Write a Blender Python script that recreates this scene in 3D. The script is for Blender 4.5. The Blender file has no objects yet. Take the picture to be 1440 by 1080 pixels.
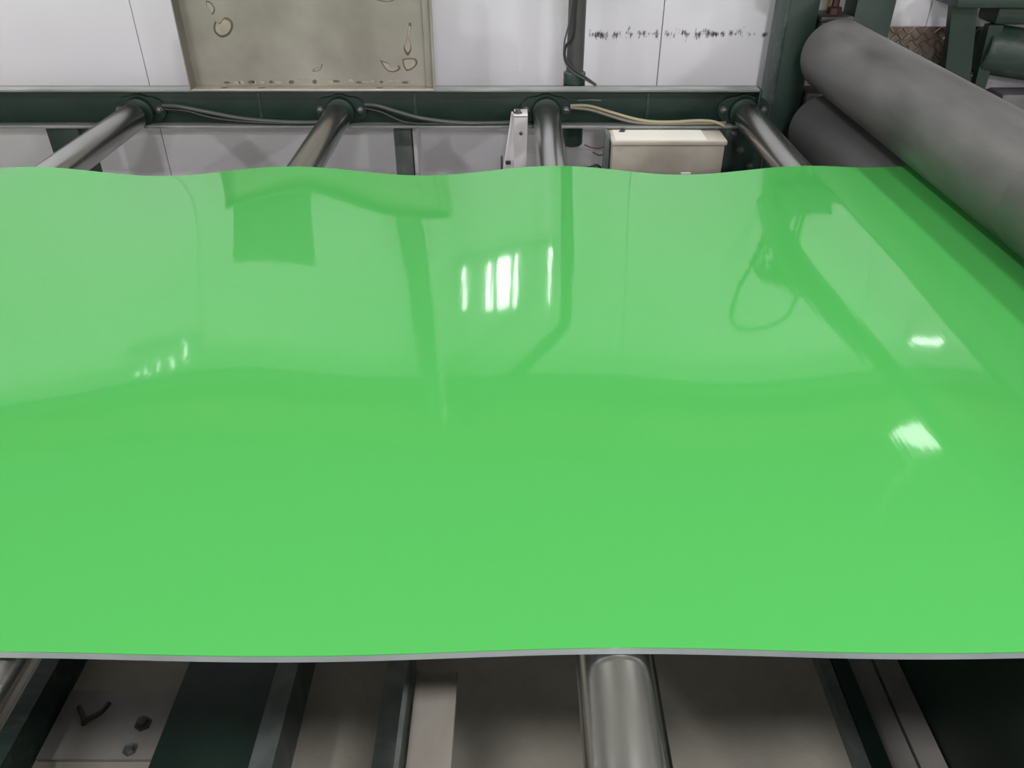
import bpy, bmesh, math, random
from mathutils import Vector, Matrix
random.seed(7)
R = math.radians
scene = bpy.context.scene
C = scene.collection

# ------------------------------------------------------------------ camera
cam_d = bpy.data.cameras.new('camera'); cam = bpy.data.objects.new('camera', cam_d); C.objects.link(cam)
cam_d.sensor_width = 36.0; cam_d.lens = 1132 / 1440 * 36; cam_d.clip_start = 0.02
cam.location = (0, 0, 1.6); cam.rotation_euler = (R(90 - 34), 0, R(0.0))
scene.camera = cam

# ------------------------------------------------------------------ world, exposure
w = bpy.data.worlds.new('world'); scene.world = w; w.use_nodes = True
w.node_tree.nodes['Background'].inputs[0].default_value = (0.8, 0.9, 1.0, 1)
w.node_tree.nodes['Background'].inputs[1].default_value = 0.15
vs = scene.view_settings
vs.view_transform = 'Standard'; vs.look = 'None'; vs.gamma = 1.0; vs.use_curve_mapping = False
vs.exposure = -0.11

CEIL = 5.2
LAMP_POWER = 100.0
# x, y, z, power factor, where
LAMPS = [(-3.4, -4.7, 3.45, 1.9, 'added far back over the aisle to light the wall, left'), (0.25, -5.2, 3.4, 1.7, 'added far back over the middle of the aisle as fill'), (3.9, -4.7, 3.45, 1.9, 'added far back over the aisle to light the wall, right'),  # outer lamps added to brighten the partition, middle one to soften its shadows
         (-2.3, 2.4, 4.95, 1.05, 'added high above the sheet to light its far part, left'), (2.5, 2.4, 4.95, 1.05, 'added high above the sheet to light its far part, right'),  # unseen pair added to even out the light across the sheet
         (-2.6, -0.9, 3.45, .45, 'hanging over the aisle nearest the table, left'), (0.6, -0.85, 3.45, .66, 'hanging straight above the camera'),
         (3.9, -0.9, 3.5, .66, 'hanging over the aisle nearest the table, right'),
         (-3.6, 8.2, 4.4, 3.0, 'hanging in the hall beyond the partition, left'), (2.72, 4.4, 3.8, .02, 'hanging in the hall beyond the partition, right')]

# ------------------------------------------------------------------ helpers
def smooth(me, ang=40):
    for p in me.polygons: p.use_smooth = True
    try: me.set_sharp_from_angle(angle=R(ang))
    except Exception: pass

def obj(name, bm, m, parent=None, sm=True):
    bmesh.ops.recalc_face_normals(bm, faces=bm.faces)
    me = bpy.data.meshes.new(name); bm.to_mesh(me); bm.free()
    if sm: smooth(me)
    me.materials.append(M[m] if isinstance(m, str) else m)
    o = bpy.data.objects.new(name, me); C.objects.link(o)
    if parent:
        o.parent = parent
        o.matrix_parent_inverse = Matrix.Translation(-parent.location)
    return o

def empty(name, loc, label, cat, group=None):
    o = bpy.data.objects.new(name, None); C.objects.link(o); o.location = loc
    o.empty_display_size = 0.05
    tag(o, label, cat, group); return o

def tag(o, label, cat, group=None):
    o['label'] = label; o['category'] = cat
    if group: o['group'] = group
    return o

def struct(o): o['kind'] = 'structure'; return o

def box(bm, x0, x1, y0, y1, z0, z1, bev=0.0, M4=None):
    vs_ = [bm.verts.new((x, y, z)) for x in (x0, x1) for y in (y0, y1) for z in (z0, z1)]
    f = [(0,1,3,2),(4,6,7,5),(0,4,5,1),(2,3,7,6),(0,2,6,4),(1,5,7,3)]
    fs = [bm.faces.new([vs_[i] for i in q]) for q in f]
    if bev > 0:
        es = list({e for q in fs for e in q.edges})
        r = bmesh.ops.bevel(bm, geom=es, offset=bev, segments=2, affect='EDGES', profile=0.5)
        vs_ = list({v for v in r['verts']} | {v for v in vs_ if v.is_valid})
    if M4 is not None:
        bmesh.ops.transform(bm, matrix=M4, verts=vs_)
    return vs_

def bx(*a, bev=0.0, M4=None):
    bm = bmesh.new(); box(bm, *a, bev=bev, M4=M4); return bm

def frame_of(t):
    t = t.normalized()
    up = Vector((0, 0, 1)) if abs(t.z) < 0.95 else Vector((1, 0, 0))
    a = t.cross(up).normalized(); b = a.cross(t).normalized()
    return a, b

def lathe(bm, p, axis, prof, n=24):
    """prof = [(distance along axis, radius)...] revolved round axis through p, ends capped"""
    p = Vector(p); ax = Vector(axis).normalized(); a, b = frame_of(ax)
    rings = []
    for d, r in prof:
        rings.append([bm.verts.new(p + ax * d + (a * math.cos(2*math.pi*i/n) + b * math.sin(2*math.pi*i/n)) * r) for i in range(n)])
    for q in range(len(rings) - 1):
        for i in range(n):
            bm.faces.new((rings[q][i], rings[q][(i+1) % n], rings[q+1][(i+1) % n], rings[q+1][i]))
    bm.faces.new(rings[0][::-1]); bm.faces.new(rings[-1])

def lt(p, axis, prof, n=24):
    bm = bmesh.new(); lathe(bm, p, axis, prof, n); return bm

def catmull(pts, per=8):
    P = [Vector(p) for p in pts]; P = [2*P[0]-P[1]] + P + [2*P[-1]-P[-2]]
    out = []
    for i in range(1, len(P) - 2):
        for k in range(per):
            t = k / per; p0, p1, p2, p3 = P[i-1:i+3]
            out.append(0.5*((2*p1)+(-p0+p2)*t+(2*p0-5*p1+4*p2-p3)*t*t+(-p0+3*p1-3*p2+p3)*t**3))
    out.append(P[-2]); return out

def tube(bm, pts, r, n=8, per=8, curve=True):
    P = catmull(pts, per) if curve else [Vector(p) for p in pts]
    t0 = (P[1]-P[0]).normalized(); a, b = frame_of(t0); rings = []
    for i, p in enumerate(P):
        t = ((P[i+1] if i+1 < len(P) else P[i]) - (P[i-1] if i else P[i])).normalized()
        a = (a - t*a.dot(t)).normalized(); b = t.cross(a)
        rr = r(i/(len(P)-1)) if callable(r) else r
        rings.append([bm.verts.new(p + (a*math.cos(2*math.pi*k/n)+b*math.sin(2*math.pi*k/n))*rr) for k in range(n)])
    for q in range(len(rings)-1):
        for k in range(n):
            bm.faces.new((rings[q][k], rings[q][(k+1)%n], rings[q+1][(k+1)%n], rings[q+1][k]))
    bm.faces.new(rings[0][::-1]); bm.faces.new(rings[-1])

def tb(pts, r, n=8, per=8, curve=True):
    bm = bmesh.new(); tube(bm, pts, r, n, per, curve); return bm

def extr_y(bm, prof, y0, y1):
    """closed (x,z) profile extruded from y0 to y1"""
    A = [bm.verts.new((x, y0, z)) for x, z in prof]; B = [bm.verts.new((x, y1, z)) for x, z in prof]
    n = len(prof)
    for i in range(n): bm.faces.new((A[i], A[(i+1)%n], B[(i+1)%n], B[i]))
    bm.faces.new(A[::-1]); bm.faces.new(B)

def extr_x(bm, prof, x0, x1):
    A = [bm.verts.new((x0, y, z)) for y, z in prof]; B = [bm.verts.new((x1, y, z)) for y, z in prof]
    n = len(prof)
    for i in range(n): bm.faces.new((A[i], A[(i+1)%n], B[(i+1)%n], B[i]))
    bm.faces.new(A[::-1]); bm.faces.new(B)

def bolt(parent, p, axis, r=0.008, h=0.008, m='bolt_steel', name='bolt'):
    bm = bmesh.new(); lathe(bm, p, axis, [(0, r*1.5), (h*.25, r*1.5), (h*.25, r), (h, r), (h*1.05, r*.8)], 6)
    return obj(name, bm, m, parent)

# ------------------------------------------------------------------ materials
M = {}
def nt(name):
    m = bpy.data.materials.new(name); m.use_nodes = True; M[name] = m
    t = m.node_tree; return m, t, t.nodes['Principled BSDF']

def N(t, typ, **k):
    n = t.nodes.new(typ)
    for a, v in k.items():
        if a.startswith('i_'):
            key = a[2:]
            n.inputs[int(key) if key.isdigit() else key].default_value = v
        else: setattr(n, a, v)
    return n

def mat(name, col, rough=0.5, metal=0.0, col2=None, scale=6.0, stretch=(1,1,1), bump=0.0, bscale=None, detail=5, lo=0.35, hi=0.65, rough2=None, ior=1.5):
    m, t, b = nt(name)
    b.inputs['Base Color'].default_value = (*col, 1); b.inputs['Roughness'].default_value = rough
    b.inputs['Metallic'].default_value = metal; b.inputs['IOR'].default_value = ior
    tc = N(t, 'ShaderNodeNewGeometry'); mp = N(t, 'ShaderNodeMapping'); mp.inputs['Scale'].default_value = stretch
    t.links.new(tc.outputs['Position'], mp.inputs[0])
    nz = N(t, 'ShaderNodeTexNoise'); nz.inputs['Scale'].default_value = scale; nz.inputs['Detail'].default_value = detail
    t.links.new(mp.outputs[0], nz.inputs['Vector'])
    if col2 or rough2 is not None:
        mr = N(t, 'ShaderNodeMapRange'); mr.inputs[1].default_value = lo; mr.inputs[2].default_value = hi
        t.links.new(nz.outputs['Fac'], mr.inputs[0])
        if col2:
            mx = N(t, 'ShaderNodeMix', data_type='RGBA'); mx.inputs[6].default_value = (*col, 1); mx.inputs[7].default_value = (*col2, 1)
            t.links.new(mr.outputs[0], mx.inputs[0]); t.links.new(mx.outputs[2], b.inputs['Base Color'])
        if rough2 is not None:
            m2 = N(t, 'ShaderNodeMapRange'); m2.inputs[3].default_value = rough; m2.inputs[4].default_value = rough2
            t.links.new(mr.outputs[0], m2.inputs[0]); t.links.new(m2.outputs[0], b.inputs['Roughness'])
    if bump:
        n2 = N(t, 'ShaderNodeTexNoise'); n2.inputs['Scale'].default_value = bscale or scale*4; n2.inputs['Detail'].default_value = 4
        t.links.new(mp.outputs[0], n2.inputs['Vector'])
        bp = N(t, 'ShaderNodeBump'); bp.inputs['Strength'].default_value = 1.0; bp.inputs['Distance'].default_value = bump
        t.links.new(n2.outputs['Fac'], bp.inputs['Height']); t.links.new(bp.outputs[0], b.inputs['Normal'])
    return m

mat('green_film', (0.072, 0.395, 0.086), 0.05, ior=1.58, bump=0.00022, bscale=1.0, scale=1.0, stretch=(26, 1.6, 1))
mat('sheet_core', (0.30, 0.335, 0.335), 0.5, col2=(0.24, 0.27, 0.27), scale=8)
mat('roller_steel', (0.54, 0.54, 0.53), 0.2, 1.0, col2=(0.38, 0.375, 0.36), scale=3, stretch=(1, .4, 1), rough2=0.27, bump=0.00002, bscale=90)
mat('shaft_steel', (0.32, 0.32, 0.31), 0.35, 1.0)
mat('bolt_steel', (0.22, 0.23, 0.23), 0.4, 0.9)
mat('machine_green', (0.009, 0.027, 0.019), 0.45, col2=(0.015, 0.035, 0.026), scale=9, bump=0.0002, bscale=60)
mat('machine_green_worn', (0.022, 0.044, 0.035), 0.45, col2=(0.07, 0.085, 0.078), scale=14, stretch=(1, 3, 3), lo=.5, hi=.75, bump=0.0002, bscale=60)
mat('flange_worn', (0.17, 0.19, 0.18), 0.42, col2=(0.30, 0.31, 0.30), scale=7, stretch=(1, 5, 5), lo=.35, hi=.7)
mat('post_grey_green', (0.10, 0.125, 0.115), 0.5, col2=(0.16, 0.175, 0.165), scale=8, stretch=(3, 3, .6))
mat('rubber_roll', (0.07, 0.07, 0.07), 0.36, col2=(0.165, 0.157, 0.155), scale=4.2, stretch=(2.6, .8, 2.6), rough2=0.5, bump=0.0003, bscale=40, detail=8, lo=.3, hi=.72)
mat('rubber_roll_dark', (0.055, 0.057, 0.056), 0.45, col2=(0.085, 0.083, 0.082), scale=3.2, bump=0.0002, bscale=40)
mat('tray_steel', (0.27, 0.248, 0.21), 0.5, 0.25, col2=(0.42, 0.395, 0.345), scale=5.5, bump=0.0004, bscale=25, rough2=0.6, lo=.3, hi=.7)
mat('tray_lip', (0.58, 0.55, 0.47), 0.5, 0.1, col2=(0.46, 0.43, 0.36), scale=14, stretch=(1, 4, 4))
mat('glue_residue', (0.44, 0.405, 0.33), 0.55, col2=(0.36, 0.32, 0.26), scale=30, bump=0.0006, bscale=70)
mat('glue_rim', (0.13, 0.105, 0.078), 0.6)
mat('box_grey', (0.42, 0.385, 0.325), 0.55, col2=(0.31, 0.28, 0.23), scale=9, bump=0.0002)
mat('box_lid', (0.55, 0.515, 0.44), 0.5, col2=(0.47, 0.43, 0.36), scale=9)
mat('paper_label', (0.72, 0.70, 0.63), 0.7)
mat('white_paint', (0.66, 0.64, 0.65), 0.42, col2=(0.55, 0.53, 0.53), scale=16, lo=.45, hi=.7)
mat('black_rubber', (0.022, 0.024, 0.023), 0.42)
mat('grey_cable', (0.085, 0.095, 0.09), 0.45)
mat('yellow_cable', (0.34, 0.32, 0.19), 0.45)
mat('beige_cable', (0.22, 0.19, 0.155), 0.5)
mat('yellow_pipe', (0.60, 0.55, 0.30), 0.45)
mat('screw_red', (0.075, 0.022, 0.022), 0.5, col2=(0.045, 0.018, 0.018), scale=20)
mat('cast_black', (0.035, 0.036, 0.036), 0.5, col2=(0.06, 0.06, 0.06), scale=20)
mat('checker_steel', (0.115, 0.09, 0.07), 0.5, 0.5, col2=(0.17, 0.13, 0.105), scale=30)
mat('checker_lug', (0.30, 0.255, 0.21), 0.38, 0.6, col2=(0.19, 0.13, 0.11), scale=26)
mat('bar_grey', (0.36, 0.335, 0.295), 0.6, col2=(0.30, 0.275, 0.24), scale=14, stretch=(2, .5, 1))
mat('seam_dark', (0.16, 0.16, 0.165), 0.8)
mat('ceiling_white', (0.58, 0.58, 0.57), 0.8, col2=(0.52, 0.52, 0.51), scale=1.5)
mat('hall_wall', (0.24, 0.23, 0.19), 0.8, col2=(0.34, 0.30, 0.22), scale=.8)
mat('crane_ochre', (0.42, 0.30, 0.10), 0.6, col2=(0.30, 0.22, 0.09), scale=1.3)
mat('lamp_housing', (0.6, 0.6, 0.6), 0.5)
mat('base_plate', (0.27, 0.255, 0.24), 0.6, col2=(0.20, 0.19, 0.175), scale=9, bump=.0003)

# concrete floor
m, t, b = nt('concrete_floor')
g = N(t, 'ShaderNodeNewGeometry')
n1 = N(t, 'ShaderNodeTexNoise'); n1.inputs['Scale'].default_value = 5; n1.inputs['Detail'].default_value = 8; n1.inputs['Roughness'].default_value = .65
n2 = N(t, 'ShaderNodeTexNoise'); n2.inputs['Scale'].default_value = 60; n2.inputs['Detail'].default_value = 3
t.links.new(g.outputs['Position'], n1.inputs['Vector']); t.links.new(g.outputs['Position'], n2.inputs['Vector'])
cr = N(t, 'ShaderNodeValToRGB'); cr.color_ramp.elements[0].position = .3; cr.color_ramp.elements[1].position = .7
cr.color_ramp.elements[0].color = (0.29, 0.272, 0.225, 1); cr.color_ramp.elements[1].color = (0.39, 0.365, 0.31, 1)
t.links.new(n1.outputs['Fac'], cr.inputs[0]); t.links.new(cr.outputs[0], b.inputs['Base Color'])
b.inputs['Roughness'].default_value = .75
bp = N(t, 'ShaderNodeBump'); bp.inputs['Distance'].default_value = .001
t.links.new(n2.outputs['Fac'], bp.inputs['Height']); t.links.new(bp.outputs[0], b.inputs['Normal'])

# white wall panels with a rubbed line of black scuff marks
m, t, b = nt('wall_white')
b.inputs['Roughness'].default_value = 0.5
g = N(t, 'ShaderNodeNewGeometry'); sx = N(t, 'ShaderNodeSeparateXYZ'); t.links.new(g.outputs['Position'], sx.inputs[0])
mp = N(t, 'ShaderNodeMapping'); mp.inputs['Scale'].default_value = (60, 1, 26); t.links.new(g.outputs['Position'], mp.inputs[0])
nz = N(t, 'ShaderNodeTexNoise'); nz.inputs['Scale'].default_value = 1.0; nz.inputs['Detail'].default_value = 6; nz.inputs['Roughness'].default_value = .7
t.links.new(mp.outputs[0], nz.inputs['Vector'])
mp2 = N(t, 'ShaderNodeMapping'); mp2.inputs['Scale'].default_value = (7, 1, .01); t.links.new(g.outputs['Position'], mp2.inputs[0])
nb = N(t, 'ShaderNodeTexNoise'); nb.inputs['Scale'].default_value = 1.0; nb.inputs['Detail'].default_value = 2; t.links.new(mp2.outputs[0], nb.inputs['Vector'])
def mth(op, a, b_=None, c=None):
    n = N(t, 'ShaderNodeMath', operation=op)
    for i, v in enumerate((a, b_, c)):
        if v is None: continue
        if isinstance(v, (int, float)): n.inputs[i].default_value = v
        else: t.links.new(v, n.inputs[i])
    return n.outputs[0]
dz = mth('ABSOLUTE', mth('SUBTRACT', sx.outputs['Z'], 1.072))
band = mth('SUBTRACT', 1.0, mth('DIVIDE', dz, 0.032)); band = mth('MAXIMUM', band, 0.0)
inx = mth('MULTIPLY', mth('GREATER_THAN', sx.outputs['X'], 0.255), mth('LESS_THAN', sx.outputs['X'], 0.93))
val = mth('ADD', mth('MULTIPLY', nz.outputs['Fac'], 1.0), mth('MULTIPLY', band, 0.24))
val = mth('ADD', val, mth('MULTIPLY', nb.outputs['Fac'], 0.22))
sc = mth('MULTIPLY', mth('MULTIPLY', mth('GREATER_THAN', band, 0.02), inx), mth('MINIMUM', mth('MAXIMUM', mth('MULTIPLY', mth('SUBTRACT', val, 0.80), 9.0), 0.0), 1.0))
n3 = N(t, 'ShaderNodeTexNoise'); n3.inputs['Scale'].default_value = 2.2; n3.inputs['Detail'].default_value = 5; t.links.new(g.outputs['Position'], n3.inputs['Vector'])
ca = N(t, 'ShaderNodeMix', data_type='RGBA'); ca.inputs[6].default_value = (0.83, 0.82, 0.86, 1); ca.inputs[7].default_value = (0.77, 0.76, 0.80, 1)
t.links.new(n3.outputs['Fac'], ca.inputs[0])
cb = N(t, 'ShaderNodeMix', data_type='RGBA'); cb.inputs[7].default_value = (0.06, 0.06, 0.065, 1)
t.links.new(sc, cb.inputs[0]); t.links.new(ca.outputs[2], cb.inputs[6]); t.links.new(cb.outputs[2], b.inputs['Base Color'])

def emis(name, col, s):
    m, t, b = nt(name); b.inputs['Base Color'].default_value = (.8, .8, .8, 1)
    b.inputs['Emission Color'].default_value = (*col, 1); b.inputs['Emission Strength'].default_value = s
emis('led_glow', (1, 1, 1), 8.0)
emis('tube_glow', (0.95, 1.0, 1.0), 6.0)

# ------------------------------------------------------------------ setting
WY = 2.85; WTOP = 2.17
floor = struct(obj('floor', bx(-7, 8, -6, 11, -0.1, 0), 'concrete_floor', sm=False))
struct(obj('ceiling', bx(-7, 8, -6, 11, CEIL, CEIL+.1), 'ceiling_white', sm=False))
struct(obj('wall_left', bx(-7.1, -7, -6, 11, 0, CEIL), 'ceiling_white', sm=False))
struct(obj('wall_right', bx(8, 8.1, -6, 11, 0, CEIL), 'ceiling_white', sm=False))
struct(obj('wall_front', bx(-7, 8, -6.1, -6, 0, CEIL), 'ceiling_white', sm=False))
struct(obj('wall_far', bx(-7, 8, 11, 11.1, 0, CEIL), 'hall_wall', sm=False))
wall = struct(obj('wall_back', bx(-5.0, 5.1, WY+.012, WY+.06, 0, WTOP), 'seam_dark', sm=False))
PW = 0.866
px = -1.238 - 4*PW
while px < 5.0:
    x0, x1 = max(px, -5.0) + .0014, min(px + PW, 5.1) - .0014
    if x1 - x0 > .05: obj('wall_panel', bx(x0, x1, WY, WY+.0125, 0.0, WTOP, bev=.0015), 'wall_white', wall)
    px += PW
struct(obj('trim_1', bx(-5.0, 5.1, WY-.02, WY+.08, WTOP, WTOP+.05, bev=.004), 'post_grey_green'))

# ------------------------------------------------------------------ ceiling lamps
for lx, ly, lz, pw, where in LAMPS:
    t_ = empty('ceiling_lamp', (lx, ly, lz), 'round bay lamp on a rod, ' + where, 'lamp', 'bay lamps')
    obj('shade', lt((lx, ly, lz), (0, 0, 1), [(0, .195), (.004, .20), (.03, .195), (.12, .12), (.15, .06), (.22, .05)], 28), 'lamp_housing', t_)
    obj('rod', lt((lx, ly, lz+.22), (0, 0, 1), [(0, .012), (CEIL-lz-.22, .012)], 8), 'lamp_housing', t_)
    ld = bpy.data.lights.new('bay_lamp_light', 'AREA'); ld.shape = 'DISK'; ld.size = .36
    ld.energy = LAMP_POWER * pw; ld.color = (1.0, 0.985, 1.0)
    lo = bpy.data.objects.new('lamp_light', ld); C.objects.link(lo); lo.location = (0, 0, -.004)
    lo.parent = t_
# crane girder over the hall, seen only as a dull ochre tint in the sheet
cg = empty('crane_girder', (0, 5.2, 3.95), 'ochre overhead crane girder crossing the hall beyond the partition', 'girder')
obj('web', bx(-6.95, 7.95, 5.15, 5.25, 3.95, 4.45), 'crane_ochre', cg)
obj('flange', bx(-6.95, 7.95, 5.05, 5.35, 3.92, 3.95), 'crane_ochre', cg)
obj('flange', bx(-6.95, 7.95, 5.05, 5.35, 4.45, 4.48), 'crane_ochre', cg)

# ------------------------------------------------------------------ green sheet
ROLL_X = [-1.15, -0.53, 0.105, 0.715]
ROLL_R = 0.040; SHEET_BOT = 0.945; SHEET_TH = 0.011
ROLL_Z = SHEET_BOT - ROLL_R
def sag(x, y):
    knots = [-2.39, -1.77] + ROLL_X + [0.98, 1.62, 2.26]
    for a, b_ in zip(knots, knots[1:]):
        if a <= x <= b_:
            u = (x - a) / (b_ - a); span = (b_ - a) / .62; break
    else: u, span = 0, 0
    f = .5 - .5*math.cos(2*math.pi*u)
    v = (y - .5) / 1.39
    A = .0045 + .0185 * max(0, (v-.25)/.75)**2.2 + .0055 * max(0, 1 - v/.25)**1.5
    gx = min(1, max(0, (-.3 - x)/.5)); gx = gx*gx*(3-2*gx)
    return -A * f * min(1, span*1.0)**2 + .0075*gx*math.exp(-((y-.80)/.19)**2)
Y0, Y1 = 0.498, 1.885
NX, NY = 260, 90
XS = [-2.38 + i*(2.25+2.38)/NX for i in range(NX+1)]
YS = [Y0 + j*(Y1-Y0)/NY for j in range(NY+1)]
def edge_wob(x): return .004*math.sin(x*1.9+.6)
def sheet_bm(off0, off1, grow=0.0):
    bm = bmesh.new()
    def lay(off):
        return [[bm.verts.new((x, y + (edge_wob(x) if j in (0, NY) else 0), SHEET_BOT + off + sag(x, y) + .0012*math.sin(x*2.1+y*3.0)*(1-abs(2*((y-Y0)/(Y1-Y0))-1)))) for j, y in enumerate(YS)] for x in XS]
    a = lay(off1); b_ = lay(off0)
    for i in range(NX):
        for j in range(NY):
            bm.faces.new((a[i][j], a[i+1][j], a[i+1][j+1], a[i][j+1]))
            bm.faces.new((b_[i][j], b_[i][j+1], b_[i+1][j+1], b_[i+1][j]))
    for i in range(NX):
        bm.faces.new((a[i][0], b_[i][0], b_[i+1][0], a[i+1][0])); bm.faces.new((a[i][NY], a[i+1][NY], b_[i+1][NY], b_[i][NY]))
    for j in range(NY):
        bm.faces.new((a[0][j], a[0][j+1], b_[0][j+1], b_[0][j])); bm.faces.new((a[NX][j], b_[NX][j], b_[NX][j+1], a[NX][j+1]))
    return bm
sheet = empty('plastic_sheet', (0, Y0, SHEET_BOT), 'wide glossy bright green plastic sheet lying over the steel rollers', 'sheet')
obj('core_layer', sheet_bm(.0012, SHEET_TH-.0012), 'sheet_core', sheet)['label'] = 'grey core showing along the cut edge'
obj('green_film', sheet_bm(SHEET_TH-.0012, SHEET_TH), 'green_film', sheet)['label'] = 'glossy green top face'

# ------------------------------------------------------------------ conveyor frame and rollers
BZ0, BZ1 = 0.862, 0.979; LIP = 2.507; WEB = 2.548
frame = empty('roller_conveyor', (0, 1.4, 0), 'dark green steel channel frame that carries the polished rollers', 'frame')
# far channel: web + two flanges, open towards the camera
th = .008
be = obj('channel_beam', bx(-2.9, 0.748, WEB, WEB+th, BZ0, BZ1, bev=.002), 'machine_green', frame)
obj('top_flange', bx(-2.9, 0.748, LIP, WEB+.002, BZ1-th, BZ1, bev=.0025), 'flange_worn', be)
obj('bottom_flange', bx(-2.9, 0.748, LIP, WEB+.002, BZ0, BZ0+th, bev=.0025), 'flange_worn', be)
obj('end_plate', bx(0.748, 0.756, LIP, WEB+th, BZ0+.03, BZ1, bev=.002), 'machine_green', frame)
for wx in (-1.62, -.78, -.30, .42):
    obj('weld_seam', bx(wx-.005, wx+.005, WEB-.003, WEB+.001, BZ0+.02, BZ1-.02, bev=.001), 'machine_green_worn', be)
bm = bmesh.new()
extr_x(bm, [(0.22, BZ0), (0.22, BZ1-.05), (0.172, BZ1-.05), (0.172, BZ1-.058), (0.212, BZ1-.058), (0.212, BZ0+th), (0.172, BZ0+th), (0.172, BZ0)], -2.9, 0.9)
obj('channel_beam', bm, 'machine_green', frame)
for lx0, lx1 in ((-1.452, -1.352), (0.665, 0.785)):
    obj('leg', bx(lx0, lx1, 2.52, 2.60, 0.0, BZ0, bev=.003), 'machine_green', frame)
for lx0, lx1 in ((-1.45, -1.35), (0.55, 0.62)):
    obj('leg', bx(lx0, lx1, .16, .21, 0.0, BZ0, bev=.003), 'machine_green', frame)
obj('light_block_panel', bx(-2.9, .9, .15, .158, .02, BZ0+.06), 'machine_green', frame)  # unseen panel added to keep the far-back lamps off the floor
for (bxx, bzz) in ((.69, .845), (.72, .79), (.76, .74)):
    bolt(frame, (bxx, 2.521, bzz), (0, -1, 0), .009, .016)
obj('gusset_plate', bx(0.655, 0.82, 2.60, 2.612, 0.0, 0.862), 'machine_green', frame)
def bearing(x, y, sgn):
    bm = bmesh.new()
    # rhombic flange with two ears and a round boss
    pts = []
    for k in range(36):
        a = 2*math.pi*k/36; c, s = math.cos(a), math.sin(a)
        r = max(.047, min(.078, .047/(max(.001, abs(s)) if abs(c) < .8 else .001)))
        r = .047 + .033*max(0, (abs(c)-.55)/.45)**1.4
        pts.append((x + r*c, ROLL_Z + .006 + r*s))
    extr_y(bm, pts, y-.012*sgn, y)
    h = obj('bearing_housing', bm, 'machine_green', frame)
    obj('boss', lt((x, y-.012*sgn, ROLL_Z), (0, -sgn, 0), [(0, .046), (.016, .043), (.018, .036)], 28), 'machine_green', h)
    for s in (-1, 1):
        bolt(h, (x + s*.062, y-.012*sgn, ROLL_Z+.006), (0, -sgn, 0), .008, .012)
names = ['leftmost of the four, its streak of light running to the corner', 'second from the left, below the grey metal tray',
         'standing beside the white bracket, its near end out in front', 'rightmost of the four, beside the big grey rolls']
for i, x in enumerate(ROLL_X):
    bearing(x, WEB, 1); bearing(x, .22-.0, -1) if False else None
    r_ = empty('conveyor_roller', (x, 1.35, ROLL_Z), 'polished steel conveyor roller, ' + names[i], 'roller', 'steel conveyor rollers')
    obj('barrel', lt((x, .26, ROLL_Z), (0, 1, 0), [(0, .030), (.001, ROLL_R-.004), (.006, ROLL_R), (2.21, ROLL_R), (2.222, ROLL_R-.003), (2.232, ROLL_R-.012), (2.234, .018)], 48), 'roller_steel', r_)
    obj('shaft', lt((x, .185, ROLL_Z), (0, 1, 0), [(0, .015), (.075, .015), (2.36, .015)], 16), 'shaft_steel', r_)

# ------------------------------------------------------------------ cables along the beam
def cab(name, pts, r, m, label, n=8): return tag(obj(name, tb(pts, r, n), m), label, 'cable', 'cables along the beam')
FZ = BZ0 + th
cab('cable', [(-1.075, 2.535, .925), (-1.02, 2.52, .926), (-.94, 2.515, .912), (-.84, 2.514, .893), (-.74, 2.514, .883), (-.64, 2.516, .879), (-.56, 2.525, .879)], .0062, 'grey_cable',
    'thick grey hose sagging between the two left bearings')
cab('cable', [(-1.07, 2.53, .915), (-1.0, 2.52, .912), (-.93, 2.515, .895), (-.85, 2.513, .884), (-.75, 2.512, .878), (-.64, 2.513, .876), (-.56, 2.52, .876)], .004, 'black_rubber',
    'thin black cable below the grey hose between the left bearings')
cab('cable', [(-.452, 2.535, .928), (-.41, 2.52, .928), (-.35, 2.512, .912), (-.28, 2.512, .893), (-.2, 2.513, .882), (-.12, 2.514, .877), (-.02, 2.52, .877), (.03, 2.53, .877)], .0062, 'grey_cable',
    'thick grey hose sagging from the second bearing to the white bracket')
cab('cable', [(-.45, 2.53, .918), (-.4, 2.515, .91), (-.36, 2.512, .892), (-.32, 2.512, .879), (-.24, 2.512, .875), (-.1, 2.512, .875), (.02, 2.52, .875)], .0042, 'black_rubber',
    'thin black cable under the hose right of the second bearing')
cab('cable', [(.18, 2.53, .926), (.235, 2.518, .928), (.30, 2.512, .912), (.37, 2.511, .893), (.43, 2.511, .883), (.50, 2.512, .882), (.57, 2.51, .886), (.62, 2.505, .884), (.655, 2.50, .872)], .0045, 'yellow_cable',
    'yellow cable drooping from the third bearing to the right end of the beam')
cab('cable', [(.18, 2.53, .92), (.24, 2.52, .916), (.30, 2.515, .90), (.37, 2.513, .882), (.45, 2.513, .876), (.55, 2.512, .877), (.63, 2.51, .878), (.66, 2.515, .878)], .005, 'beige_cable',
    'dull beige cable running under the yellow one')
cab('cable', [(.20, 2.515, .945), (.24, 2.508, .948), (.27, 2.505, .947)], .002, 'grey_cable', 'short loose wire end above the yellow cable')
cab('cable', [(.345, 2.49, .866), (.325, 2.49, .846), (.305, 2.49, .82), (.297, 2.49, .813)], .006, 'black_rubber', 'black cable stub hanging left of the grey box')
cab('cable', [(.299, 2.49, .814), (.27, 2.49, .806), (.245, 2.488, .81), (.225, 2.487, .818)], .002, 'screw_red', 'thin red wire curling left from the black cable stub')
cab('cable', [(.299, 2.49, .814), (.296, 2.49, .795), (.275, 2.488, .785), (.252, 2.487, .795)], .0022, 'cast_black', 'thin dark wire curling under the red wire')
cab('cable', [(.215, 2.46, .70), (.225, 2.45, .75), (.255, 2.445, .768), (.272, 2.445, .762), (.279, 2.45, .735), (.28, 2.46, .69)], .004, 'black_rubber', 'black cable arch peeking over the sheet left of the grey box')
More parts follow.
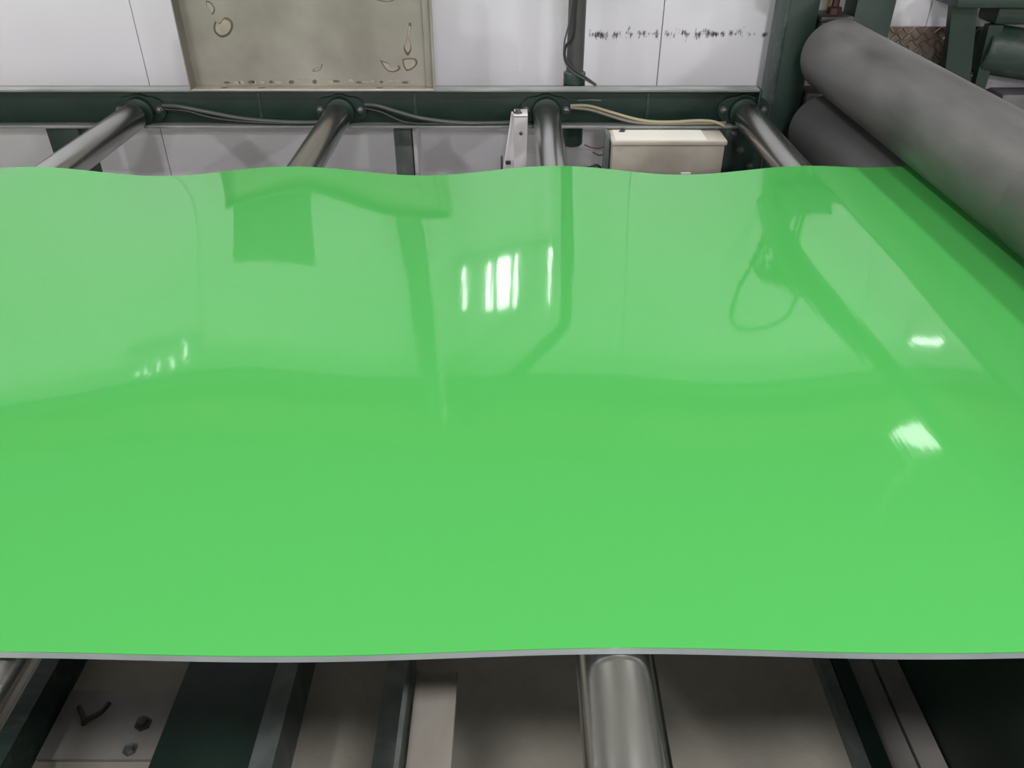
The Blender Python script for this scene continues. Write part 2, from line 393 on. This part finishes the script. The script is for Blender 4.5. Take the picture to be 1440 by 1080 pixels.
tag(obj('plug_connector', bx(.252, .292, 2.44, 2.475, .715, .757, bev=.005), 'grey_cable'), 'small grey plug connector below the arched black cable', 'connector')

# ------------------------------------------------------------------ metal tray standing on the beam
tx0, tx1 = -0.965, -0.232; tz0, tz1 = BZ1, 1.262; ty0, ty1 = 2.492, 2.545
tray = empty('metal_tray', ((tx0+tx1)/2, 2.52, tz0), 'stained grey-brown sheet metal tray standing on edge on the beam', 'tray')
obj('back_panel', bx(tx0+.002, tx1-.002, ty1-.003, ty1, tz0+.002, tz1-.002), 'tray_steel', tray)
obj('bottom_lip', bx(tx0+.003, tx1-.003, ty0, ty1-.003, tz0, tz0+.003, bev=.001), 'tray_lip', tray)['label'] = 'pale worn bottom lip'
obj('top_lip', bx(tx0+.003, tx1-.003, ty0, ty1-.003, tz1-.003, tz1, bev=.001), 'tray_lip', tray)
for nm, a, b_ in (('side_lip', tx0, tx0+.003), ('side_lip', tx1-.003, tx1)):
    bm = bmesh.new(); extr_x(bm, [(ty0, tz0), (ty1, tz0), (ty1, tz1), (ty0, tz1)], a, b_); obj(nm, bm, 'tray_steel', tray)
obj('front_hem', bx(tx1-.028, tx1-.003, ty1-.022, ty1-.003, tz0+.003, tz1-.003, bev=.003), 'tray_steel', tray)
for sx_ in (-.868, -.755, -.40): obj('slot', bx(sx_-.010, sx_+.010, ty0+.018, ty0+.026, tz0+.0028, tz0+.0036), 'glue_rim', tray)
def blob(pts, scale=1.0):
    """glue patch: outline points (x,z) -> dark rim and a paler raised middle"""
    P = catmull([(x, 0, z) for x, z in pts] + [(*pts[0][:1], 0, pts[0][1])], 5)[:-1]
    c = sum(P, Vector())/len(P)
    def poly(s, y, top):
        bm = bmesh.new()
        A = [bm.verts.new((c.x+(p.x-c.x)*s, y, c.z+(p.z-c.z)*s)) for p in P]
        B = [bm.verts.new((c.x+(p.x-c.x)*s*.93, y-top, c.z+(p.z-c.z)*s*.93)) for p in P]
        n = len(P)
        for i in range(n): bm.faces.new((A[i], A[(i+1)%n], B[(i+1)%n], B[i]))
        bm.faces.new(B); return bm
    g_ = obj('glue_patch', poly(1.06, ty1-.003, .0012), 'glue_rim', tray)
    obj('patch_middle', poly(.86, ty1-.0036, .0022), 'glue_residue', g_)
def uv(px_, py_):      # tray picture measurements -> tray plane
    u = (px_-720)/1132; v = (py_-540)/1132; dn = .5592+v*.829; fw = .829-v*.5592; t_ = (ty1-.003)/fw
    return (u*t_, 1.6-dn*t_)
PATCH = [
 [(535,85),(546,89),(551,95),(560,92),(562,97),(554,101),(545,99),(539,92)],
 [(566,84),(573,82),(584,83),(586,90),(579,97),(572,99),(568,93)],
 [(575,33),(578,34),(577,43),(574,52),(577,60),(578,69),(574,77),(570,73),(568,66),(571,58),(573,48)],
 [(303,30),(309,33),(316,25),(325,29),(327,38),(322,48),(312,52),(303,46),(301,38)],
 [(290,1),(297,4),(302,13),(299,20),(295,14),(291,8)],
 [(530,0),(540,2),(552,1),(560,-6),(545,-9),(532,-7)],
 [(441,97),(449,94),(453,90),(451,97),(446,100),(440,100)],
]
for p in PATCH: blob([uv(*q) for q in p])
for q in range(26):    # crumbs of residue in the bottom corner
    cx = tx0 + .10 + q*(tx1-.05-tx0-.10)/26 + random.uniform(-.008, .008); cz = tz0 + random.uniform(.012, .018)
    w_, h_ = random.uniform(.006, .013), random.uniform(.0025, .006)
    bm = bmesh.new(); A = []
    for k in range(8):
        a = 2*math.pi*k/8; A.append((cx + w_*math.cos(a)*random.uniform(.8, 1.15), cz + h_*math.sin(a)*random.uniform(.8, 1.2)))
    extr_y(bm, A, ty1-.0055, ty1-.003); obj('residue_crumb', bm, 'glue_residue' if q % 3 else 'glue_rim', tray)
# grey box above the tray, seen only mirrored in the sheet
cb_ = empty('wall_cabinet', (-.78, 2.53, tz1), 'plain grey steel cabinet standing on top of the metal tray', 'cabinet')
obj('body', bx(-.935, -.625, 2.495, 2.56, tz1, 1.50, bev=.004), 'post_grey_green', cb_)
obj('door', bx(-.925, -.635, 2.488, 2.496, tz1+.01, 1.49, bev=.003), 'post_grey_green', cb_)

# ------------------------------------------------------------------ posts and conduit behind the beam
p_ = empty('support_post', (-.352, 2.66, 0), 'grey-green steel post behind the beam below the tray', 'post')
obj('shaft', bx(-.386, -.328, 2.63, 2.69, 0, 2.25, bev=.003), 'post_grey_green', p_)
obj('flange', bx(-.324, -.312, 2.63, 2.69, 0, 2.25, bev=.002), 'white_paint', p_)
obj('foot_plate', bx(-.42, -.28, 2.60, 2.72, 0, .012, bev=.002), 'post_grey_green', p_)
cx = .193
con = empty('conduit_pole', (cx, 2.595, .785), 'dark steel conduit pole rising behind the beam, bent at the top', 'pole')
obj('pipe', tb([(cx, 2.595, .80), (cx, 2.595, 1.4), (cx, 2.595, 1.74), (cx-.02, 2.595, 1.80), (cx-.2, 2.595, 1.99), (cx-.45, 2.60, 2.25)], .0265, 16, 6), 'post_dark' if 'post_dark' in M else 'rubber_roll_dark', con)
obj('base_collar', lt((cx, 2.595, BZ1), (0, 0, 1), [(0, .034), (.03, .034), (.034, .028)], 20), 'machine_green_worn', con)
obj('lower_sleeve', lt((cx, 2.595, .785), (0, 0, 1), [(0, .028), (.006, .034), (.19, .034)], 20), 'machine_green', con)
cab('cable', [(cx+.004, 2.565, 1.26), (cx-.008, 2.563, 1.20), (cx-.012, 2.562, 1.12), (cx-.031, 2.57, 1.09), (cx-.033, 2.568, 1.06), (cx-.012, 2.558, 1.03), (cx+.03, 2.552, 1.004), (cx+.064, 2.545, .982)], .004, 'black_rubber', 'black wire winding down the dark conduit pole')
cab('cable', [(cx-.015, 2.568, 1.24), (cx-.026, 2.566, 1.15), (cx-.036, 2.57, 1.10), (cx-.034, 2.568, 1.05), (cx-.01, 2.556, 1.02), (cx+.034, 2.55, .996), (cx+.062, 2.543, .981)], .0025, 'grey_cable', 'thin grey wire beside the black one on the conduit pole')

# wall lamp, mirrored in the sheet as the white hot spot
wl = empty('wall_lamp', (-.06, 2.81, 1.56), 'white wall lamp with upright glowing tubes on the partition', 'lamp')
obj('back_plate', bx(-.27, .16, WY-.008, WY, 1.575, 1.855, bev=.002), 'wall_white', wl)
for tx_, tw, z0_, z1_ in ((-.237, .004, 1.62, 1.81), (-.145, .010, 1.62, 1.825), (-.082, .026, 1.61, 1.825), (-.028, .007, 1.61, 1.825), (.127, .0035, 1.60, 1.83)):
    bm = bmesh.new(); lathe(bm, (tx_, 2.838, z0_), (0, 0, 1), [(0, tw*.6), (.006, tw), (z1_-z0_-.006, tw), (z1_-z0_, tw*.6)], 12)
    bmesh.ops.scale(bm, vec=(1, min(1, .007/tw), 1), space=Matrix.Translation((0, -2.838, 0)), verts=bm.verts)
    obj('glow_tube', bm, 'led_glow', wl)
sl = empty('strip_lamp', (-1.42, 2.82, 1.98), 'small row of upright glow tubes near the wall top at the left', 'lamp')
obj('back_plate', bx(-1.60, -1.25, WY-.006, WY, 2.0, 2.14, bev=.002), 'wall_white', sl)
for tx_, z0_, z1_ in ((-1.545, 2.12, 2.135), (-1.505, 2.11, 2.135), (-1.45, 2.085, 2.13), (-1.385, 2.08, 2.125), (-1.32, 2.01, 2.105)):
    obj('glow_tube', lt((tx_, 2.840, z0_), (0, 0, 1), [(0, .002), (.004, .0035), (z1_-z0_-.004, .0035), (z1_-z0_, .002)], 8), 'tube_glow', sl)
rl = empty('strip_lamp', (1.66, 2.82, 2.0), 'short flat glow tube near the wall top at the right', 'lamp')
obj('back_plate', bx(1.56, 1.77, WY-.006, WY, 2.0, 2.06, bev=.002), 'wall_white', rl)
obj('glow_tube', lt((1.59, 2.836, 2.03), (1, 0, 0), [(0, .004), (.01, .011), (.14, .011), (.15, .004)], 10), 'led_glow', rl)

# ------------------------------------------------------------------ white bracket beside the third roller
wb = empty('steel_bracket', (.015, 2.42, 0), 'white painted steel bracket standing left of the third roller', 'bracket')
bm = bmesh.new(); extr_y(bm, [(.006, .918), (.047, .918), (.041, .60), (.006, .60)], 2.44, 2.452); obj('front_plate', bm, 'white_paint', wb)
bm = bmesh.new()
A = [bm.verts.new(v) for v in ((.0065, 2.44, .918), (.0065, 2.44, .60), (-.05, 2.47, .60), (-.002, 2.49, .918))]
B = [bm.verts.new(v.co + Vector((.003, .006, 0))) for v in A]
for i in range(4): bm.faces.new((A[i], A[(i+1)%4], B[(i+1)%4], B[i]))
bm.faces.new(A[::-1]); bm.faces.new(B); obj('side_plate', bm, 'white_paint', wb)
obj('top_plate', bx(.006, .047, 2.44, 2.51, .915, .921, bev=.001), 'white_paint', wb)
obj('base_post', bx(-.045, .045, 2.44, 2.50, 0, .60, bev=.003), 'white_paint', wb)
bolt(wb, (.027, 2.44, .868), (0, -1, 0), .004, .004); bolt(wb, (.018, 2.463, .921), (0, 0, 1), .009, .012)
obj('hook', bx(-.034, -.028, 2.40, 2.412, .765, .81, bev=.001), 'cast_black', wb)
obj('slot', bx(-.02, -.004, 2.438, 2.447, .772, .782), 'cast_black', wb)

# ------------------------------------------------------------------ grey junction box under the beam
jb = empty('junction_box', (.47, 2.45, .70), 'grey metal junction box under the right end of the beam', 'box')
obj('body', bx(.303, .640, 2.405, 2.53, .64, .842, bev=.004), 'box_grey', jb)
obj('lid', bx(.299, .645, 2.400, 2.535, .8425, .857, bev=.003), 'box_lid', jb)
obj('paper_label', bx(.310, .585, 2.405, 2.525, .8571, .8578), 'paper_label', jb)['label'] = 'pale sticker on the lid'
obj('screw_tab', bx(.515, .545, 2.392, 2.40, .70, .762, bev=.001), 'white_paint', jb)
obj('hanger', bx(.285, .300, 2.45, 2.50, .60, .862, bev=.002), 'post_grey_green', jb)
obj('stand', bx(.42, .52, 2.45, 2.52, 0, .64, bev=.002), 'machine_green', jb)

# ------------------------------------------------------------------ pinch rolls and their stand
PX, PR = 0.980, 0.1035
PZ = SHEET_BOT + SHEET_TH + PR + .0005
up = empty('pinch_roll', (PX, 1.3, PZ), 'large grey rubber-covered upper pinch roll pressing on the sheet', 'roll', 'grey pinch rolls')
prof = [(0, .05), (.002, PR-.012), (.014, PR), (1.0, PR), (1.33, PR), (1.332, PR-.0008), (1.338, PR-.0008), (1.34, PR), (2.53, PR), (2.545, PR-.004), (2.552, PR-.014), (2.554, .05)]
obj('rubber_cover', lt((PX, .05, PZ), (0, 1, 0), prof, 72), 'rubber_roll', up)
obj('journal', lt((PX, 2.60, PZ), (0, 1, 0), [(0, .034), (.155, .034)], 20), 'shaft_steel', up)
lw = empty('pinch_roll', (PX+.005, 1.3, SHEET_BOT-PR), 'large dark grey lower roll under the sheet, beneath the upper pinch roll', 'roll', 'grey pinch rolls')
prof2 = [(0, .05), (.002, PR-.012), (.014, PR), (2.53, PR), (2.545, PR-.006), (2.552, PR-.016), (2.554, .05)]
obj('rubber_cover', lt((PX+.005, .05, SHEET_BOT-PR-.0005), (0, 1, 0), prof2, 72), 'rubber_roll_dark', lw)
obj('journal', lt((PX+.005, 2.59, SHEET_BOT-PR), (0, 1, 0), [(0, .034), (.16, .034)], 20), 'shaft_steel', lw)
st = empty('roll_stand', (1.0, 2.71, 0), 'dark green twin-post stand holding the ends of the grey rolls', 'stand')
obj('post', bx(.836, .932, 2.66, 2.76, 0, 1.37, bev=.003), 'machine_green', st)
obj('post_edge_strip', bx(.828, .840, 2.65, 2.77, 0, 1.37, bev=.002), 'machine_green_worn', st)
obj('post', bx(1.043, 1.161, 2.66, 2.76, 0, 1.37, bev=.003), 'machine_green', st)
obj('head_box', bx(.825, 1.08, 2.63, 2.79, 1.30, 1.41, bev=.006), 'machine_green', st)
blk = obj('bearing_block', bx(.945, 1.037, 2.655, 2.765, .98, 1.145, bev=.008), 'cast_black', st)
obj('block_cap', bx(.940, 1.042, 2.648, 2.77, 1.141, 1.158, bev=.006), 'cast_black', blk)
obj('bearing_block', bx(.945, 1.037, 2.655, 2.765, .76, .93, bev=.008), 'cast_black', st)
obj('adjusting_screw', lt((.995, 2.705, 1.158), (0, 0, 1), [(0, .023), (.017, .023), (.021, .012), (.040, .012), (.043, .019), (.057, .019), (.059, .012), (.15, .012)], 8), 'screw_red', st)
tag(obj('guard_rail', bx(1.135, 1.20, .05, 2.66, 1.315, 1.365, bev=.004), 'machine_green'), 'dark green guard rail running above the upper pinch roll', 'rail')
tag(obj('vertical_pipe', lt((1.007, 2.80, 0), (0, 0, 1), [(0, .016), (.01, .0095), (1.6, .0095)], 12), 'yellow_pipe'), 'thin yellow pipe on the wall behind the roll stand', 'pipe')
# hoses from the head box, looping up to the bundle
hp = [(.86, .0), (.884, .01), (.908, -.01), (.932, .01), (.956, -.005), (.98, .01)]
hb = empty('hose_bundle', (.92, 2.70, 1.41), 'thick bundle of black hoses climbing from the roll stand to the ceiling', 'hose')
for i, (hx, dy) in enumerate(hp):
    obj('hose', tb([(hx, 2.70+dy, 1.41), (hx-.01, 2.69+dy, 1.49), (hx+.012-.01*i, 2.64+dy, 1.57), (.94+.008*i, 2.55, 1.60+.006*i), (1.02+.01*i, 2.36, 1.63)], .0065, 6), 'black_rubber', hb)
obj('hose_loop', tb([(.855, 2.64, 1.41), (.83, 2.62, 1.53), (.82, 2.60, 1.66), (.85, 2.58, 1.735), (.93, 2.58, 1.745), (.98, 2.57, 1.70), (.97, 2.55, 1.62), (.94, 2.5, 1.60)], .006, 8), 'black_rubber', hb)
obj('bundle_sleeve', tb([(.80, 2.62, 1.30), (.88, 2.60, 1.45), (.98, 2.46, 1.57), (1.16, 2.10, 1.70), (1.31, 1.72, 1.87), (1.56, 1.32, 2.18), (1.82, .93, 2.5), (2.5, -.1, 3.35), (3.4, -1.5, 4.5), (3.95, -2.4, CEIL-.02)], .032, 12), 'black_rubber', hb)

# ------------------------------------------------------------------ checker plate and background machine at the right
cp = empty('checker_plate', (1.37, 2.81, .80), 'rusty diamond pattern tread plate against the wall behind the rolls', 'plate')
obj('plate', bx(1.18, 1.60, 2.815, 2.823, 0.0, 1.10, bev=.001), 'checker_steel', cp)
bm = bmesh.new()
P = [(.017*math.cos(2*math.pi*k/10), .0040*math.sin(2*math.pi*k/10)) for k in range(10)]
A = [bm.verts.new((x, 0, z)) for x, z in P]; B = [bm.verts.new((x*.75, -.004, z*.5)) for x, z in P]
for i in range(10): bm.faces.new((A[i], A[(i+1)%10], B[(i+1)%10], B[i]))
bm.faces.new(B)
lug0 = obj('tread_lug', bm, 'checker_lug', cp); first = True
row = 0; z = 1.09
while z > .94:
    for k in range(19):
        x = 1.193 + k*.0215 + (.01075 if row % 2 else 0)
        if x > 1.59: continue
        o = lug0 if first else lug0.copy()
        if not first: C.objects.link(o); o.parent = cp; o.matrix_parent_inverse = Matrix.Translation(-cp.location)
        first = False
        o.location = (x, 2.815, z); o.rotation_euler = (0, R(-42 if (k+row) % 2 else 42), 0)
    z -= .0195; row += 1
bgm = empty('background_machine', (1.6, 2.72, 0), 'dark green machine stand with a horizontal drum at the right edge', 'machine')
bm = bmesh.new(); extr_y(bm, [(1.352, 1.19), (1.43, 1.19), (1.49, .90), (1.49, 0), (1.40, 0), (1.40, .93)], 2.70, 2.73); obj('post', bm, 'machine_green', bgm)
obj('cross_plate', bx(1.345, 1.95, 2.66, 2.82, 1.180, 1.215, bev=.004), 'machine_green_worn', bgm)
obj('gear_housing', bx(1.50, 1.95, 2.70, 2.82, 1.125, 1.18, bev=.01), 'machine_green', bgm)
obj('drum', lt((1.50, 2.75, 1.05), (1, -.05, -.13), [(0, .05), (.003, .068), (.012, .075), (.02, .075), (.9, .075)], 32), 'machine_green_worn', bgm)
bm = bmesh.new(); extr_y(bm, [(1.485, 1.125), (1.53, 1.125), (1.535, .93), (1.58, .90), (1.58, 0), (1.50, 0), (1.50, .92)], 2.70, 2.73); obj('drum_bracket', bm, 'machine_green', bgm)
obj('drum_support', bx(1.98, 2.08, 2.66, 2.80, 0, 1.18, bev=.003), 'machine_green', bgm)
tag(obj('floor_crate', bx(1.60, 1.95, 2.70, 2.80, 0, .915, bev=.006), 'rubber_roll'), 'dark grey box on the floor under the drum', 'box')

# ------------------------------------------------------------------ members and floor things below the sheet
def beam_y(name, x0, x1, y0, y1, z0, z1, m, label, cat='beam', bev=.003, grp='low beams under the sheet'):
    return tag(obj(name, bx(x0, x1, y0, y1, z0, z1, bev=bev), m), label, cat, grp)
def channel_y(name, x0, x1, y0, y1, z0, z1, label, m='machine_green_worn', th=.008):
    e = empty(name, ((x0+x1)/2, (y0+y1)/2, 0), label, 'beam', 'low beams under the sheet')
    bm = bmesh.new(); extr_y(bm, [(x0, z1), (x1, z1), (x1, z0), (x1-th, z0), (x1-th, z1-th), (x0+th, z1-th), (x0+th, z0), (x0, z0)], y0, y1)
    obj('channel', bm, m, e)
    return e
channel_y('floor_beam', -1.13, -1.0, .24, 2.48, 0, .10, 'dark green channel beam on the floor at the lower left corner')
channel_y('floor_beam', -.715, -.515, .24, 2.48, 0, .09, 'wide dark channel standing in for shade on the floor left of the narrow beam', 'machine_green')  # dark channel put in as the shade beside the narrow beam
channel_y('floor_beam', -.505, -.46, .24, 2.48, 0, .13, 'narrow worn beam on the floor left of the pale bar', 'post_grey_green')
channel_y('floor_beam', -.275, -.225, .24, 2.48, 0, .10, 'low worn grey channel beside the pale bar', 'post_grey_green')
channel_y('floor_beam', .708, .735, .24, 2.48, 0, .03, 'narrow grey floor strip right of the near roller end', 'post_grey_green')
channel_y('floor_beam', .737, .775, .24, 2.48, 0, .035, 'dark green floor strip between two grey ones at the lower right', 'machine_green')
channel_y('floor_beam', .777, .835, .24, 2.48, 0, .02, 'scuffed pinkish grey floor strip at the lower right', 'base_plate')
channel_y('floor_beam', .842, .897, .24, 2.48, 0, .02, 'scuffed grey floor strip against the dark side panel', 'base_plate')
pb = empty('flat_bar', (-.13, .5, 0), 'pale grey flat bar pointing back under the sheet beside the near roller', 'bar')
obj('top_plate', bx(-.125, -.071, .24, .664, .688, .70, bev=.002), 'bar_grey', pb)
obj('web', bx(-.138, -.131, .24, .70, .62, .712, bev=.002), 'post_grey_green', pb)
obj('rib', bx(-.13, -.075, .24, .29, 0, .688), 'bar_grey', pb)
bp_ = empty('base_plate', (-.95, 1.0, 0), 'scuffed grey steel base plate bolted to the floor at the lower left', 'plate')
obj('plate', bx(-.995, -.72, .955, 1.12, 0, .012, bev=.002), 'base_plate', bp_)
bolt(bp_, (-.80, 1.035, .012), (0, 0, 1), .012, .014, 'cast_black'); bolt(bp_, (-.805, .975, .012), (0, 0, 1), .010, .012)
hk = empty('hook_bracket', (-.92, 1.06, .012), 'small black bent bracket lying on the base plate', 'bracket')
obj('arm', tb([(-.955, 1.075, .016), (-.935, 1.05, .02), (-.925, 1.03, .018)], .005, 6, 4), 'cast_black', hk)
obj('prong', tb([(-.93, 1.035, .018), (-.895, 1.05, .03), (-.885, 1.075, .03)], .006, 6, 4), 'cast_black', hk)
tag(obj('side_panel', bx(.90, .915, .24, 2.48, 0, .72, bev=.003), 'machine_green'), 'dark green machine side panel below the lower roll', 'panel')
